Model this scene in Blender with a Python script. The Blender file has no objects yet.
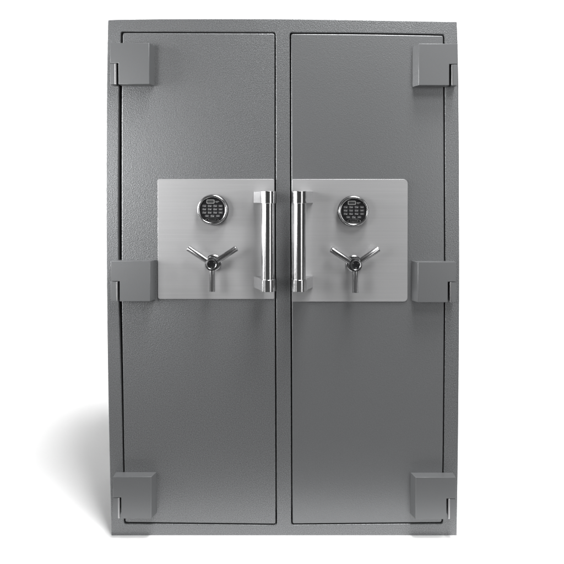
import bpy, bmesh, math
from mathutils import Vector, Matrix

S = 0.0037                 # metres per photo pixel on the front plane of the safe
F = 540.0                  # focal length in photo pixels
L = F * S                  # camera distance from the front plane
PITCH = math.radians(0.68)
PX0, HOR = 283.0, 197.0    # column of the view axis, row of the eye level
BOT = 537.8                # row where the safe meets the floor
CZ = (BOT - HOR) * S
PY0 = HOR + F * math.tan(PITCH)

# ---------------------------------------------------------------- camera
sc = bpy.context.scene
col = sc.collection
cd = bpy.data.cameras.new("camera")
cam = bpy.data.objects.new("camera", cd)
col.objects.link(cam)
cam.location = (0, -L, CZ)
cam.rotation_euler = (math.pi / 2 - PITCH, 0, 0)
cd.sensor_width = 36
cd.lens = 36 * F / 564
cd.shift_x = -(PX0 - 282) / 564
cd.shift_y = (PY0 - 282) / 564
cd.clip_start = 0.05
cd.clip_end = 100
sc.camera = cam

# ---------------------------------------------------------------- world and lights
w = bpy.data.worlds.new("World")
sc.world = w
w.use_nodes = True
bg = w.node_tree.nodes["Background"]
bg.inputs[0].default_value = (1, 1, 1, 1)
bg.inputs[1].default_value = 0.06

sc.view_settings.view_transform = 'Standard'
sc.view_settings.look = 'None'
sc.view_settings.exposure = 0
sc.view_settings.gamma = 1


def area(name, loc, target, sx, sy, power, spread=180):
    ld = bpy.data.lights.new(name, 'AREA')
    ld.shape = 'RECTANGLE'
    ld.size, ld.size_y = sx, sy
    ld.energy = power
    ld.spread = math.radians(spread)
    o = bpy.data.objects.new(name, ld)
    col.objects.link(o)
    o.location = loc
    d = Vector(target) - Vector(loc)
    o.rotation_euler = d.to_track_quat('-Z', 'Y').to_euler()
    return o


area("overhead_softbox", (1.2, -1.7, 8.0), (0.0, 0.0, 0.0), 1.9, 1.9, 720)
area("front_overhead", (1.5, -2.9, 5.0), (0.1, 0, 0.4), 1.5, 1.5, 135)  # added lamp: lifts the hinge shadows off the floor, brightens the front
area("left_softbox", (-1.75, -1.45, 1.42), (-0.60, 0, 1.38), 0.85, 0.75, 5.5, 90)
area("right_fill", (2.4, -2.9, 1.45), (0.1, 0, 1.0), 0.8, 2.3, 26)
area("left_fill", (-2.8, -0.55, 1.6), (0.3, 0, 1.5), 0.7, 1.7, 16, 60)
area("left_strip", (-1.55, -1.5, 1.15), (0.0, 0, 1.1), 0.14, 2.1, 3.5)
area("backdrop_lamp", (0.0, 1.7, 4.0), (0, 4.2, 2.0), 6.0, 0.8, 120, 120)

# ---------------------------------------------------------------- helpers


def P(px, py, Y=0.0):
    """the world point at depth Y seen at that photo pixel"""
    d = Vector(((px - PX0) / F, -(py - PY0) / F, -1.0))
    c, s = math.cos(PITCH), math.sin(PITCH)
    # camera: x right, y up, -z forward ; world forward = +Y tilted down by PITCH
    fwd = Vector((0, c, -s)); up = Vector((0, s, c)); rt = Vector((1, 0, 0))
    r = rt * d.x + up * d.y + fwd
    t = (Y + L) / r.y
    return Vector((0, -L, CZ)) + r * t


def xz(px, py, Y=0.0):
    p = P(px, py, Y)
    return (p.x, p.z)


def interp(pts, t):
    for (a, va), (b, vb) in zip(pts, pts[1:]):
        if t <= b:
            return va + (vb - va) * max(0, (t - a)) / (b - a)
    return pts[-1][1]


def smooth(pts, t):
    """three-tap smoothing of a measured edge so that it has no kinks"""
    return sum(interp(pts, t + k) for k in (-34, -20, -8, 8, 20, 34)) / 6 if pts[0][0] + 34 < t < pts[-1][0] - 34 else interp(pts, t)


def setk(o, **k):
    for a, b in k.items():
        o[a] = b
    return o


def link(name, me, mat, parent=None):
    o = bpy.data.objects.new(name, me)
    col.objects.link(o)
    if parent:
        o.parent = parent
    mats = mat if isinstance(mat, (list, tuple)) else [mat]
    for m in mats:
        me.materials.append(m)
    return o


def from_bm(bm, name="mesh", smooth_angle=35, flat=0.0):
    bmesh.ops.recalc_face_normals(bm, faces=bm.faces)
    me = bpy.data.meshes.new(name)
    for f in bm.faces:
        f.smooth = True
    for e in bm.edges:
        if len(e.link_faces) == 2 and e.calc_face_angle(0) > math.radians(smooth_angle):
            e.smooth = False
    if flat:      # big plane faces keep their own normal; only the rounded rims shade smoothly
        for f in bm.faces:
            if f.calc_area() > flat or abs(f.normal.y) > 0.9999:
                f.smooth = False
                for e in f.edges:
                    e.smooth = False
    bm.to_mesh(me)
    bm.free()
    return me


def slab_bm(loops, yfront, depth, bevel=0.002, res=2):
    """a vertical slab: outline and holes given as (x, z) loops; rounded rims"""
    cu = bpy.data.curves.new("tmp", 'CURVE')
    cu.dimensions = '2D'
    cu.fill_mode = 'BOTH'
    cu.extrude = depth / 2 - bevel
    cu.bevel_depth = bevel
    cu.bevel_resolution = res
    cu.offset = -bevel
    for lp in loops:
        sp = cu.splines.new('POLY')
        sp.points.add(len(lp) - 1)
        for i, (a, b) in enumerate(lp):
            sp.points[i].co = (a, b, 0, 1)
        sp.use_cyclic_u = True
    o = bpy.data.objects.new("tmp", cu)
    col.objects.link(o)
    dg = bpy.context.evaluated_depsgraph_get()
    dg.update()
    me = bpy.data.meshes.new_from_object(o.evaluated_get(dg))
    bpy.data.objects.remove(o)
    bm = bmesh.new()
    bm.from_mesh(me)
    bpy.data.meshes.remove(me)
    bmesh.ops.remove_doubles(bm, verts=bm.verts, dist=1e-5)
    for v in bm.verts:
        u, vv, ww = v.co
        v.co = (u, yfront + depth / 2 - ww, vv)
    return bm


def add_box(bm, x0, x1, y0, y1, z0, z1, bev=0.0, seg=2):
    r = bmesh.ops.create_cube(bm, size=1)
    vs = r['verts']
    for v in vs:
        v.co = ((x0 + x1) / 2 + v.co.x * (x1 - x0), (y0 + y1) / 2 + v.co.y * (y1 - y0), (z0 + z1) / 2 + v.co.z * (z1 - z0))
    if bev:
        es = list({e for v in vs for e in v.link_edges})
        bmesh.ops.bevel(bm, geom=es, offset=bev, segments=seg, profile=0.5, affect='EDGES')


def prism(bm, lo, hi, fn, bev=0.0, seg=2):
    """join two loops of equal length (already 3-D points) into a closed solid"""
    a = [bm.verts.new(p) for p in lo]
    b = [bm.verts.new(p) for p in hi]
    n = len(a)
    fs = [bm.faces.new(a), bm.faces.new(b[::-1])]
    for i in range(n):
        fs.append(bm.faces.new((a[i], b[i], b[(i + 1) % n], a[(i + 1) % n])))
    bmesh.ops.recalc_face_normals(bm, faces=fs)
    if bev:
        es = list({e for f in fs for e in f.edges})
        bmesh.ops.bevel(bm, geom=es, offset=bev, segments=seg, profile=0.5, affect='EDGES')


def lathe(bm, prof, axis_o, axis_d, n=64, mat_index=0):
    """prof = [(radius, height along axis)], spun round the axis"""
    d = Vector(axis_d).normalized()
    t = Vector((0, 0, 1)) if abs(d.z) < 0.9 else Vector((1, 0, 0))
    u = d.cross(t).normalized()
    v = d.cross(u)
    o = Vector(axis_o)
    rings = []
    for r, h in prof:
        if r < 1e-7:
            rings.append([bm.verts.new(o + d * h)])
        else:
            rings.append([bm.verts.new(o + d * h + (u * math.cos(2 * math.pi * i / n) + v * math.sin(2 * math.pi * i / n)) * r) for i in range(n)])
    for A, B in zip(rings, rings[1:]):
        for i in range(n):
            j = (i + 1) % n
            if len(A) == 1 and len(B) == 1:
                continue
            if len(A) == 1:
                f = bm.faces.new((A[0], B[i], B[j]))
            elif len(B) == 1:
                f = bm.faces.new((A[i], A[j], B[0]))
            else:
                f = bm.faces.new((A[i], A[j], B[j], B[i]))
            f.material_index = mat_index


def rrect(x0, x1, z0, z1, r, n=6):
    """rounded rectangle; r may be a number or [bottom-left, bottom-right, top-right, top-left]"""
    rr = r if isinstance(r, (list, tuple)) else [r] * 4
    out = []
    for (cx, cz, a0), q in zip(((x0, z0, 180), (x1, z0, 270), (x1, z1, 0), (x0, z1, 90)), rr):
        sx = 1 if cx == x0 else -1
        sz = 1 if cz == z0 else -1
        for i in range(n + 1):
            a = math.radians(a0 + 90 * i / n)
            out.append((cx + sx * q + q * math.cos(a), cz + sz * q + q * math.sin(a)))
    return out


# ---------------------------------------------------------------- materials
def newmat(name):
    m = bpy.data.materials.new(name)
    m.use_nodes = True
    nt = m.node_tree
    return m, nt, nt.nodes["Principled BSDF"]


def nd(nt, t, **k):
    n = nt.nodes.new(t)
    for a, b in k.items():
        if a in n.inputs:
            n.inputs[a].default_value = b
        else:
            setattr(n, a, b)
    return n


def paint(name, base, rough, bump, scale, fleck, spec=0.5):
    """grey hammer-finish enamel"""
    m, nt, b = newmat(name)
    lk = nt.links.new
    tc = nd(nt, 'ShaderNodeTexCoord')
    n1 = nd(nt, 'ShaderNodeTexNoise', Scale=scale, Detail=3.0, Roughness=0.6)
    n2 = nd(nt, 'ShaderNodeTexVoronoi', Scale=scale * 0.8)
    lk(tc.outputs['Object'], n1.inputs['Vector'])
    lk(tc.outputs['Object'], n2.inputs['Vector'])
    ad = nd(nt, 'ShaderNodeMath', operation='ADD')
    lk(n1.outputs[0], ad.inputs[0]); lk(n2.outputs['Distance'], ad.inputs[1])
    bp = nd(nt, 'ShaderNodeBump', Strength=1.0, Distance=bump)
    lk(ad.outputs[0], bp.inputs['Height'])
    lk(bp.outputs[0], b.inputs['Normal'])
    # faint colour variation of the flakes and a slow, patchy one of the sheet
    cr = nd(nt, 'ShaderNodeMapRange')
    cr.inputs['From Min'].default_value = 0.3; cr.inputs['From Max'].default_value = 0.7
    cr.inputs['To Min'].default_value = 1 - fleck; cr.inputs['To Max'].default_value = 1 + fleck
    lk(n1.outputs[0], cr.inputs['Value'])
    n3 = nd(nt, 'ShaderNodeTexNoise', Scale=2.2, Detail=3.0)
    lk(tc.outputs['Object'], n3.inputs['Vector'])
    c3 = nd(nt, 'ShaderNodeMapRange')
    c3.inputs['To Min'].default_value = 0.95; c3.inputs['To Max'].default_value = 1.05
    lk(n3.outputs[0], c3.inputs['Value'])
    mu = nd(nt, 'ShaderNodeMath', operation='MULTIPLY')
    lk(cr.outputs[0], mu.inputs[0]); lk(c3.outputs[0], mu.inputs[1])
    vm = nd(nt, 'ShaderNodeVectorMath', operation='SCALE')
    vm.inputs[0].default_value = base
    lk(mu.outputs[0], vm.inputs['Scale'])
    lk(vm.outputs[0], b.inputs['Base Color'])
    b.inputs['Roughness'].default_value = rough
    b.inputs['Metallic'].default_value = 0.5
    b.inputs['Specular IOR Level'].default_value = spec
    return m


def steel(name, base, rough, brush=None, bump=0.00002, metal=1.0):
    m, nt, b = newmat(name)
    lk = nt.links.new
    b.inputs['Metallic'].default_value = metal
    b.inputs['Base Color'].default_value = (*base, 1)
    b.inputs['Roughness'].default_value = rough
    if brush:
        tc = nd(nt, 'ShaderNodeTexCoord')
        mp = nd(nt, 'ShaderNodeMapping')
        mp.inputs['Scale'].default_value = brush
        lk(tc.outputs['Object'], mp.inputs['Vector'])
        n1 = nd(nt, 'ShaderNodeTexNoise', Scale=1.0, Detail=4.0, Roughness=0.65)
        lk(mp.outputs[0], n1.inputs['Vector'])
        bp = nd(nt, 'ShaderNodeBump', Strength=1.0, Distance=bump)
        lk(n1.outputs[0], bp.inputs['Height'])
        lk(bp.outputs[0], b.inputs['Normal'])
        mr = nd(nt, 'ShaderNodeMapRange')
        mr.inputs['From Min'].default_value = 0.3; mr.inputs['From Max'].default_value = 0.7
        mr.inputs['To Min'].default_value = rough * 0.85; mr.inputs['To Max'].default_value = rough * 1.15
        lk(n1.outputs[0], mr.inputs['Value'])
        lk(mr.outputs[0], b.inputs['Roughness'])
        n2 = nd(nt, 'ShaderNodeTexNoise', Scale=0.55, Detail=3.0, Roughness=0.6)
        lk(mp.outputs[0], n2.inputs['Vector'])
        m2 = nd(nt, 'ShaderNodeMapRange')
        m2.inputs['From Min'].default_value = 0.3; m2.inputs['From Max'].default_value = 0.7
        m2.inputs['To Min'].default_value = 0.95; m2.inputs['To Max'].default_value = 1.05
        lk(n2.outputs[0], m2.inputs['Value'])
        vm = nd(nt, 'ShaderNodeVectorMath', operation='SCALE')
        vm.inputs[0].default_value = base
        lk(m2.outputs[0], vm.inputs['Scale'])
        lk(vm.outputs[0], b.inputs['Base Color'])
    return m


def plain(name, colr, rough, metal=0.0):
    m, nt, b = newmat(name)
    lk = nt.links.new
    tc = nd(nt, 'ShaderNodeTexCoord')
    n1 = nd(nt, 'ShaderNodeTexNoise', Scale=60.0, Detail=2.0)
    lk(tc.outputs['Object'], n1.inputs['Vector'])
    mr = nd(nt, 'ShaderNodeMapRange')
    mr.inputs['To Min'].default_value = rough * 0.85; mr.inputs['To Max'].default_value = rough * 1.15
    lk(n1.outputs[0], mr.inputs['Value'])
    lk(mr.outputs[0], b.inputs['Roughness'])
    b.inputs['Base Color'].default_value = (*colr, 1)
    b.inputs['Metallic'].default_value = metal
    return m


M_PAINT = paint("hammered_grey_enamel", (0.180, 0.184, 0.188), 0.38, 0.00045, 400, 0.55)
M_PAINT_FINE = paint("fine_hammered_enamel", (0.180, 0.184, 0.188), 0.38, 0.00022, 330, 0.12)
M_HINGE = paint("smooth_grey_enamel", (0.180, 0.184, 0.188), 0.40, 0.00008, 500, 0.02)
M_PLATE = steel("brushed_stainless", (0.43, 0.43, 0.435), 0.42, (3, 3, 850), 0.00008, 0.5)
M_CHROME = steel("polished_steel", (0.54, 0.54, 0.545), 0.19, (300, 300, 6), 0.000006)
M_DARKSTEEL = steel("dark_steel", (0.085, 0.085, 0.087), 0.32, (200, 200, 200), 0.00001)
M_SATIN = steel("satin_steel", (0.34, 0.34, 0.345), 0.24, (300, 300, 6), 0.000006)
M_PIN = steel("pin_steel", (0.42, 0.42, 0.425), 0.3, (300, 300, 6), 0.000006)
M_BLACK = plain("black_plastic", (0.012, 0.012, 0.013), 0.28)
M_KEY = plain("grey_rubber_key", (0.045, 0.045, 0.048), 0.5)
M_LEGEND = plain("pale_legend", (0.27, 0.27, 0.27), 0.5)
M_LCD = plain("display_glass", (0.05, 0.052, 0.052), 0.15)
M_WHITE = plain("white_paper", (0.9, 0.9, 0.9), 0.8)

# ---------------------------------------------------------------- setting: white floor and seamless backdrop
bm = bmesh.new()
X = 9.0
pts = [(-0.24, 0.0), (2.5, 0.0)]
vs = [[bm.verts.new((x, y, z)) for x in (-X, X)] for y, z in pts]
bm.faces.new((vs[0][0], vs[0][1], vs[1][1], vs[1][0]))
fl = link("floor", from_bm(bm), M_WHITE)
setk(fl, kind="structure")
bm = bmesh.new()
vs = [bm.verts.new(p) for p in ((-X, -8, -0.004), (X, -8, -0.004), (X, -0.2, -0.004), (-X, -0.2, -0.004))]
bm.faces.new(vs)
setk(link("added_dark_floor", from_bm(bm), plain("grey_floor", (0.10, 0.10, 0.10), 0.6)), kind="structure")  # unseen dark floor, added to keep white bounce off the safe front
bm = bmesh.new()
R = 1.6
pts = [(2.5 + R * math.sin(a), R - R * math.cos(a)) for a in [math.radians(90) * i / 16 for i in range(17)]] + [(2.5 + R, 6.0)]
vs = [[bm.verts.new((x, y, z)) for x in (-X, X)] for y, z in pts]
for a, b in zip(vs, vs[1:]):
    bm.faces.new((a[0], a[1], b[1], b[0]))
bd = link("backdrop", from_bm(bm), M_WHITE)
setk(bd, kind="structure")

# ---------------------------------------------------------------- the safe
safe = bpy.data.objects.new("double_door_safe", None)
col.objects.link(safe)
setk(safe, label="tall grey hammered steel safe with two doors and steel lock plates on white floor",
     category="safe")

EL = [(19.8, 107.8), (60, 106.8), (110, 106.2), (200, 106.0), (260, 106.3), (320, 107.0), (380, 107.8), (450, 109.3), (500, 110.3), (BOT, 111.3)]
ER = [(21.5, 457.0), (60, 458.5), (150, 459.1), (220, 459.4), (280, 459.6), (340, 459.2), (424, 458.5), (470, 458.0), (BOT, 456.8)]
ET = [(107.8, 19.8), (140, 19.0), (200, 18.6), (285, 18.6), (340, 19.4), (400, 20.5), (457, 21.5)]


def steps(a, b, n):
    return [a + (b - a) * i / n for i in range(n + 1)]


outer = []
outer += [(smooth(EL, y), y) for y in steps(BOT, 21.0, 24)]
outer += [(108.1, 20.1)]
outer += [(x, smooth(ET, x)) for x in steps(109.5, 455.5, 20)]
outer += [(456.9, 21.8)]
outer += [(smooth(ER, y), y) for y in steps(23.0, BOT, 24)]
outer_w = [xz(*p) for p in outer]


def ring(left, top, right, bottom, r=1.6):
    """opening outline from four measured edges, with small rounded corners"""
    out = []
    lx = lambda y: smooth(left, y)
    rx = lambda y: smooth(right, y)
    ty = lambda x: smooth(top, x)
    by = lambda x: smooth(bottom, x)
    x0, x1 = left[0][1], right[0][1]
    x2, x3 = left[-1][1], right[-1][1]
    out += [(lx(y), y) for y in steps(bottom[0][1] - r, top[0][1] + r, 22)]
    out += [(x0 + r * .3, top[0][1] + r * .3)]
    out += [(x, ty(x)) for x in steps(x0 + r, x1 - r, 12)]
    out += [(x1 - r * .3, top[-1][1] + r * .3)]
    out += [(rx(y), y) for y in steps(top[-1][1] + r, bottom[-1][1] - r, 22)]
    out += [(x3 - r * .3, bottom[-1][1] - r * .3)]
    out += [(x, by(x)) for x in steps(x3 - r, x2 + r, 12)]
    out += [(x2 + r * .3, bottom[0][1] - r * .3)]
    return out


OPL = ring([(31.6, 120.8), (90, 118.7), (200, 118.1), (300, 118.6), (380, 121.0), (450, 122.4), (524, 124.0)],
           [(120.8, 31.6), (275.8, 32.2)],
           [(32.2, 275.8), (200, 275.9), (340, 276.3), (525.3, 276.9)],
           [(124.0, 523.6), (276.9, 525.3)])
DRL = ring([(32.8, 122.8), (90, 121.6), (200, 121.6), (300, 121.7), (380, 123.0), (450, 124.0), (522.3, 125.2)],
           [(122.8, 32.8), (274.6, 33.4)],
           [(33.4, 274.6), (200, 274.6), (340, 275.0), (524, 275.6)],
           [(125.2, 522.3), (275.6, 524.0)])
OPR = ring([(32.5, 289.8), (200, 290.1), (340, 290.7), (525, 291.2)],
           [(289.8, 32.5), (360, 32.8), (444.6, 34.3)],
           [(34.3, 444.6), (90, 444.9), (180, 445.2), (280, 445.6), (400, 444.6), (460, 443.9), (523.6, 443.0)],
           [(291.2, 525.0), (443.0, 523.6)])
DRR = ring([(33.8, 291.1), (200, 291.4), (340, 292.0), (523.8, 292.5)],
           [(291.1, 33.8), (360, 34.1), (443.3, 35.6)],
           [(35.6, 443.3), (90, 443.7), (180, 444.0), (280, 444.4), (400, 443.4), (460, 442.8), (522.4, 441.8)],
           [(292.5, 523.8), (441.8, 522.4)])
to_w = lambda lp: [xz(*p) for p in lp]

DEPTH = 0.54
bm = slab_bm([outer_w, to_w(OPL), to_w(OPR)], 0.0, 0.06, 0.0028, 3)
# carcass behind the front frame: body slab of the same outline, butted on
b2 = slab_bm([outer_w], 0.0602, DEPTH, 0.0012, 1)
me2 = bpy.data.meshes.new("t"); b2.to_mesh(me2); b2.free()
bm.from_mesh(me2); bpy.data.meshes.remove(me2)
link("cabinet", from_bm(bm, "cabinet", 50, 0.001), M_PAINT, safe)

for lp, dm in ((DRL, M_PAINT), (DRR, M_PAINT_FINE)):
    bm = slab_bm([to_w(lp)], 0.0, 0.055, 0.0034, 3)
    link("door", from_bm(bm, "door", 50, 0.005), dm, safe)

# ---- stainless lock plates
PT = 0.004
for x0, x1, y0, y1, rad in ((157.9, 274.2, 299.0, 179.1, [2.2, 1.2, 1.2, 1.6]), (291.9, 407.8, 301.6, 179.2, [1.2, 4.0, 4.4, 1.2])):
    a = xz(x0, y0, -PT); b = xz(x1, y1, -PT)
    bm = slab_bm([rrect(a[0], b[0], a[1], b[1], [q * S for q in rad])], -PT, PT - 0.0003, 0.0006, 1)
    link("lock_plate", from_bm(bm, "lock_plate", 50, 0.003), M_PLATE, safe)

# ---- hinges
HY = -0.036


def hinge(xo, xi, xc, y0, y1, xs0, xs1, ys, name="hinge"):
    """xo outer edge, xi inner front edge, xc foot of the inner chamfer, y0/y1 top/bottom,
    xs0..xs1 the slot beside the knuckle, ys the row where the knuckle begins"""
    fx = lambda px: P(px, 200, HY).x
    fz = lambda py: P(283, py, HY).z
    yb = -0.0004
    sgn = 1 if xi > xo else -1
    xo_, xi_, xs1_ = fx(xo), fx(xi), fx(xs1)
    xc_ = P(xc, 200, yb).x
    zt, zb, zs = fz(y0), fz(y1), fz(ys)
    front = [(xo_, zt), (xi_, zt), (xi_, zb), (xs1_, zb), (xs1_, zs), (xo_, zs)]
    back = [(xo_, zt), (xc_, zt), (xc_, zb), (xs1_, zb), (xs1_, zs), (xo_, zs)]
    bm = bmesh.new()
    prism(bm, [(x, HY, z) for x, z in front], [(x, yb, z) for x, z in back], None, 0.0012, 2)
    h = link("hinge", from_bm(bm, "hinge", 40, 0.0006), M_HINGE, safe)
    # knuckle: block under the leaf with a rounded inner edge
    xs0_ = fx(xs0)
    rp = 0.0040
    xk = xs0_ - sgn * rp * 1.5
    bm = bmesh.new()
    zk = zs - 0.0016
    add_box(bm, min(xo_, xk), max(xo_, xk), HY + 0.0008, yb, zb, zk, 0.0008, 2)
    link("knuckle", from_bm(bm, "knuckle", 30, 0.0006), M_HINGE, h)
    bm = bmesh.new()
    # polished pin standing in the joint between knuckle and leaf
    lathe(bm, [(0, 0), (rp - 0.0006, 0), (rp, 0.0006), (rp, zk - zb - 0.0006), (rp - 0.0006, zk - zb), (0, zk - zb)],
          (xs0_ - sgn * rp, HY + rp + 0.0004, zb), (0, 0, 1), 32)
    link("pin", from_bm(bm, "pin"), M_PIN, h)


hinge(110.6, 149.6, 155.0, 42.9, 84.2, 116.9, 118.9, 63.0)
hinge(110.4, 150.0, 155.0, 261.0, 301.4, 117.6, 119.3, 281.2)
hinge(111.9, 150.4, 156.0, 476.9, 518.6, 118.5, 120.2, 497.6)
hinge(457.2, 418.4, 412.0, 43.7, 85.2, 450.9, 448.8, 64.0)
hinge(456.6, 418.3, 411.8, 262.0, 302.4, 450.2, 448.2, 281.8)
hinge(456.9, 416.6, 411.0, 477.4, 519.3, 449.4, 447.5, 498.6)

# ---- pull handles
YB = -0.080
for cx, side in ((267.9, -1), (299.2, 1)):
    c = P(cx, 200, YB)
    sB = S * (L + YB) / L
    zt, z2 = P(283, 191.2, YB).z, P(283, 203.3, YB).z
    z3, z4 = P(283, 279.0, YB).z, P(283, 291.0, YB).z
    bm = bmesh.new()
    r = 6.7 * sB
    lathe(bm, [(0, 0), (r, 0), (r, z2 - z3 + 0.01), (0, z2 - z3 + 0.01)], (c.x, YB, z3 - 0.005), (0, 0, 1), 96)
    hd = link("pull_handle", from_bm(bm, "pull_handle", 30), M_CHROME, safe)
    for a, b in ((z2, zt), (z4, z3)):
        bm = bmesh.new()
        R2 = 7.7 * sB
        e = 0.0008
        lathe(bm, [(0, 0), (R2 - e, 0), (R2, e), (R2, b - a - e), (R2 - e, b - a), (0, b - a)], (c.x, YB, a), (0, 0, 1), 96)
        # block running back and outward from the collar to the plate
        xf = P(283 + side * (29.4 if side < 0 else 30.0), 200, -PT).x
        xn = c.x + side * R2 * 0.93
        foot = [(xn, YB + 0.008), (xf, -PT - 0.0003), (xf - side * 0.042, -PT - 0.0003), (c.x - side * R2 * 0.55, YB + 0.012)]
        prism(bm, [(x, y, a + 0.0004) for x, y in foot], [(x, y, b - 0.0004) for x, y in foot], None, 0.0006, 1)
        link("standoff", from_bm(bm, "standoff", 30, 0.0006), M_CHROME, hd)


# ---- spoke handles
YS = -0.046
for hub, ends in (((212.0, 264.0), ((188.0, 248.0), (236.6, 248.2), (212.2, 291.6))),
                  ((355.2, 264.8), ((331.2, 249.4), (378.8, 248.6), (355.3, 292.8)))):
    c = P(hub[0], hub[1], YS)
    sB = S * (L + YS) / L
    bm = bmesh.new()
    r = 6.7 * sB
    # neck, hub and a raised ring with a dark dished cap
    prof = [(0, -PT - 0.0002), (8.2 * sB, -PT - 0.0002), (8.2 * sB, -0.008), (7.2 * sB, -0.0105), (4.6 * sB, -0.011), (4.6 * sB, -0.028), (r, -0.031), (r, -0.053),
            (r - 0.002, -0.0565), (5.2 * sB, -0.0578), (4.5 * sB, -0.0575), (4.1 * sB, -0.0555)]
    prof = [(a, -b) for a, b in prof]
    lathe(bm, prof, (c.x, 0, c.z), (0, -1, 0), 64, 0)
    hb = link("spoke_handle", from_bm(bm, "spoke_handle", 35), [M_DARKSTEEL], safe)
    bm = bmesh.new()
    lathe(bm, [(4.7 * sB, 0.0125), (7.4 * sB, 0.0115), (8.0 * sB, 0.0095), (8.4 * sB, 0.0085), (8.4 * sB, PT + 0.0002)], (c.x, 0, c.z), (0, -1, 0), 64)
    link("collar", from_bm(bm, "collar", 35), M_SATIN, hb)
    bm = bmesh.new()
    lathe(bm, [(4.1 * sB, 0.0555), (3.3 * sB, 0.0548), (0, 0.0545)], (c.x, 0, c.z), (0, -1, 0), 48)
    link("cap", from_bm(bm, "cap"), M_BLACK, hb)
    bm = bmesh.new()
    q = [(5.35 * sB, 0.0572), (5.2 * sB, 0.0592), (4.7 * sB, 0.0596), (4.25 * sB, 0.0585), (4.15 * sB, 0.056)]
    lathe(bm, q, (c.x, 0, c.z), (0, -1, 0), 64)
    link("hub_ring", from_bm(bm, "hub_ring"), M_SATIN, hb)
    for ex, ey in ends:
        e = P(ex, ey, YS - 0.004)
        o = Vector((c.x, YS + 0.002, c.z))
        d = e - o
        ln = d.length
        d.normalize()
        bm = bmesh.new()
        rs = 2.9 * sB
        lathe(bm, [(0, 0.4 * r), (rs, 0.4 * r), (rs, ln - 0.0012), (rs - 0.0010, ln), (0, ln)], o, d, 48)
        link("spoke", from_bm(bm, "spoke", 40), M_SATIN, hb)


# ---- round keypads
def text_bm(bm, s, x, z, Y, h, mi):
    cu = bpy.data.curves.new("tmp", 'FONT')
    cu.body = s
    cu.size = h
    cu.align_x = 'CENTER'
    cu.align_y = 'CENTER'
    cu.extrude = 0.0001
    o = bpy.data.objects.new("tmp", cu)
    col.objects.link(o)
    dg = bpy.context.evaluated_depsgraph_get(); dg.update()
    me = bpy.data.meshes.new_from_object(o.evaluated_get(dg))
    bpy.data.objects.remove(o)
    me.transform(Matrix.Translation((x, Y, z)) @ Matrix.Rotation(math.pi / 2, 4, 'X'))
    n0 = len(bm.faces)
    bm.from_mesh(me)
    bm.faces.ensure_lookup_table()
    for f in bm.faces[n0:]:
        f.material_index = mi
    bpy.data.meshes.remove(me)


def outline_bm(bm, lp_out, lp_in, Y, t, mi):
    b = slab_bm([lp_out, lp_in], Y, t, 0.0001, 1)
    me = bpy.data.meshes.new("t"); b.to_mesh(me); b.free()
    n0 = len(bm.faces)
    bm.from_mesh(me); bpy.data.meshes.remove(me)
    bm.faces.ensure_lookup_table()
    for f in bm.faces[n0:]:
        f.material_index = mi


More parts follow.
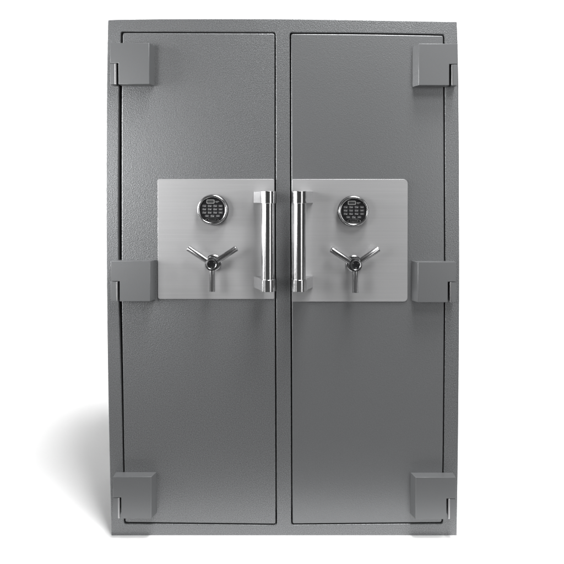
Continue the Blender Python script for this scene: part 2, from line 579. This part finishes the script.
YK = -0.030
for kx, ky, kr in ((212.3, 210.0, 15.2), (353.9, 211.3, 15.2)):
    c = P(kx, ky, YK)
    sB = S * (L + YK) / L
    u = sB * kr / 15.0
    O = (c.x, 0, c.z)
    bm = bmesh.new()
    lathe(bm, [(0, PT + 0.0002), (15.5 * u, PT + 0.0002), (15.4 * u, 0.018), (14.3 * u, 0.022), (14.1 * u, 0.0255), (0, 0.0255)], O, (0, -1, 0), 96)
    kp = link("keypad", from_bm(bm, "keypad", 35), M_BLACK, safe)
    bm = bmesh.new()
    lathe(bm, [(14.1 * u, 0.0235), (15.0 * u, 0.0242), (15.1 * u, 0.0265), (14.7 * u, 0.0295), (14.0 * u, 0.0312), (13.2 * u, 0.0310), (12.6 * u, 0.0292), (12.4 * u, 0.0262)],
          O, (0, -1, 0), 96)
    link("bezel", from_bm(bm, "bezel", 60), M_CHROME, kp)
    FY = 0.0258
    X_ = lambda a: c.x + a * u
    Z_ = lambda a: c.z - a * u
    # display window with its pale outline
    bm = bmesh.new()
    add_box(bm, X_(-5.2), X_(1.4), -FY - 0.0006, -FY + 0.0003, Z_(-6.9), Z_(-9.7))
    b0 = len(bm.faces)
    outline_bm(bm, rrect(X_(-5.9), X_(2.1), Z_(-6.3), Z_(-10.3), 1.0 * u), rrect(X_(-5.2), X_(1.4), Z_(-6.95), Z_(-9.65), 0.6 * u), -FY - 0.0009, 0.0009, 1)
    link("display", from_bm(bm, "display", 30), [M_LCD, M_LEGEND], kp)
    bm = bmesh.new()
    add_box(bm, X_(2.9), X_(6.6), -FY - 0.0004, -FY + 0.0002, Z_(-8.2), Z_(-8.7))
    add_box(bm, X_(3.1), X_(5.4), -FY - 0.0004, -FY + 0.0002, Z_(-7.3), Z_(-7.6))
    link("marking", from_bm(bm, "marking", 30), M_LEGEND, kp)
    rows = [(-3.9, '123'), (-0.6, '456'), (2.7, '789'), (6.0, ' 0 ')]
    for ry, chars in rows:
        xs = (-8.1, -2.7, 2.7, 8.1) if ry < 5 else (-5.4, 0.0, 5.4)
        for i, rxp in enumerate(xs):
            bm = bmesh.new()
            hw = 2.2
            prism(bm, [(x, -FY + 0.0002, z) for x, z in rrect(X_(rxp - hw), X_(rxp + hw), Z_(ry + 1.25), Z_(ry - 1.25), 0.6 * u, 4)],
                  [(x, -FY - 0.0016, z) for x, z in rrect(X_(rxp - hw + .25), X_(rxp + hw - .25), Z_(ry + 1.0), Z_(ry - 1.0), 0.5 * u, 4)], None)
            ch = chars[i] if i < 3 else ' '
            if ch != ' ':
                text_bm(bm, ch, X_(rxp - 0.9), Z_(ry), -FY - 0.0017, 2.5 * u, 1)
                add_box(bm, X_(rxp + 0.15), X_(rxp + 1.5), -FY - 0.0018, -FY - 0.0015, Z_(ry + 0.55), Z_(ry - 0.15))
                bm.faces.ensure_lookup_table()
                for f in bm.faces[-6:]:
                    f.material_index = 1
            else:
                add_box(bm, X_(rxp - 1.2), X_(rxp + 1.2), -FY - 0.0018, -FY - 0.0015, Z_(ry + 0.25), Z_(ry - 0.25))
                bm.faces.ensure_lookup_table()
                for f in bm.faces[-6:]:
                    f.material_index = 1
            link("button", from_bm(bm, "button", 30), [M_KEY, M_LEGEND], kp)
    # oval pull tab of the battery drawer
    bm = bmesh.new()
    ell = lambda a, b, n=40: [(X_(a * math.cos(2 * math.pi * i / n)), Z_(9.6 - b * math.sin(2 * math.pi * i / n))) for i in range(n)]
    outline_bm(bm, ell(6.6, 2.3), ell(5.7, 1.5), -FY - 0.003, 0.0035, 0)
    outline_bm(bm, ell(4.2, 0.9), ell(3.0, 0.4), -FY - 0.0014, 0.0018, 0)
    link("drawer_tab", from_bm(bm, "drawer_tab", 30), [M_CHROME], kp)
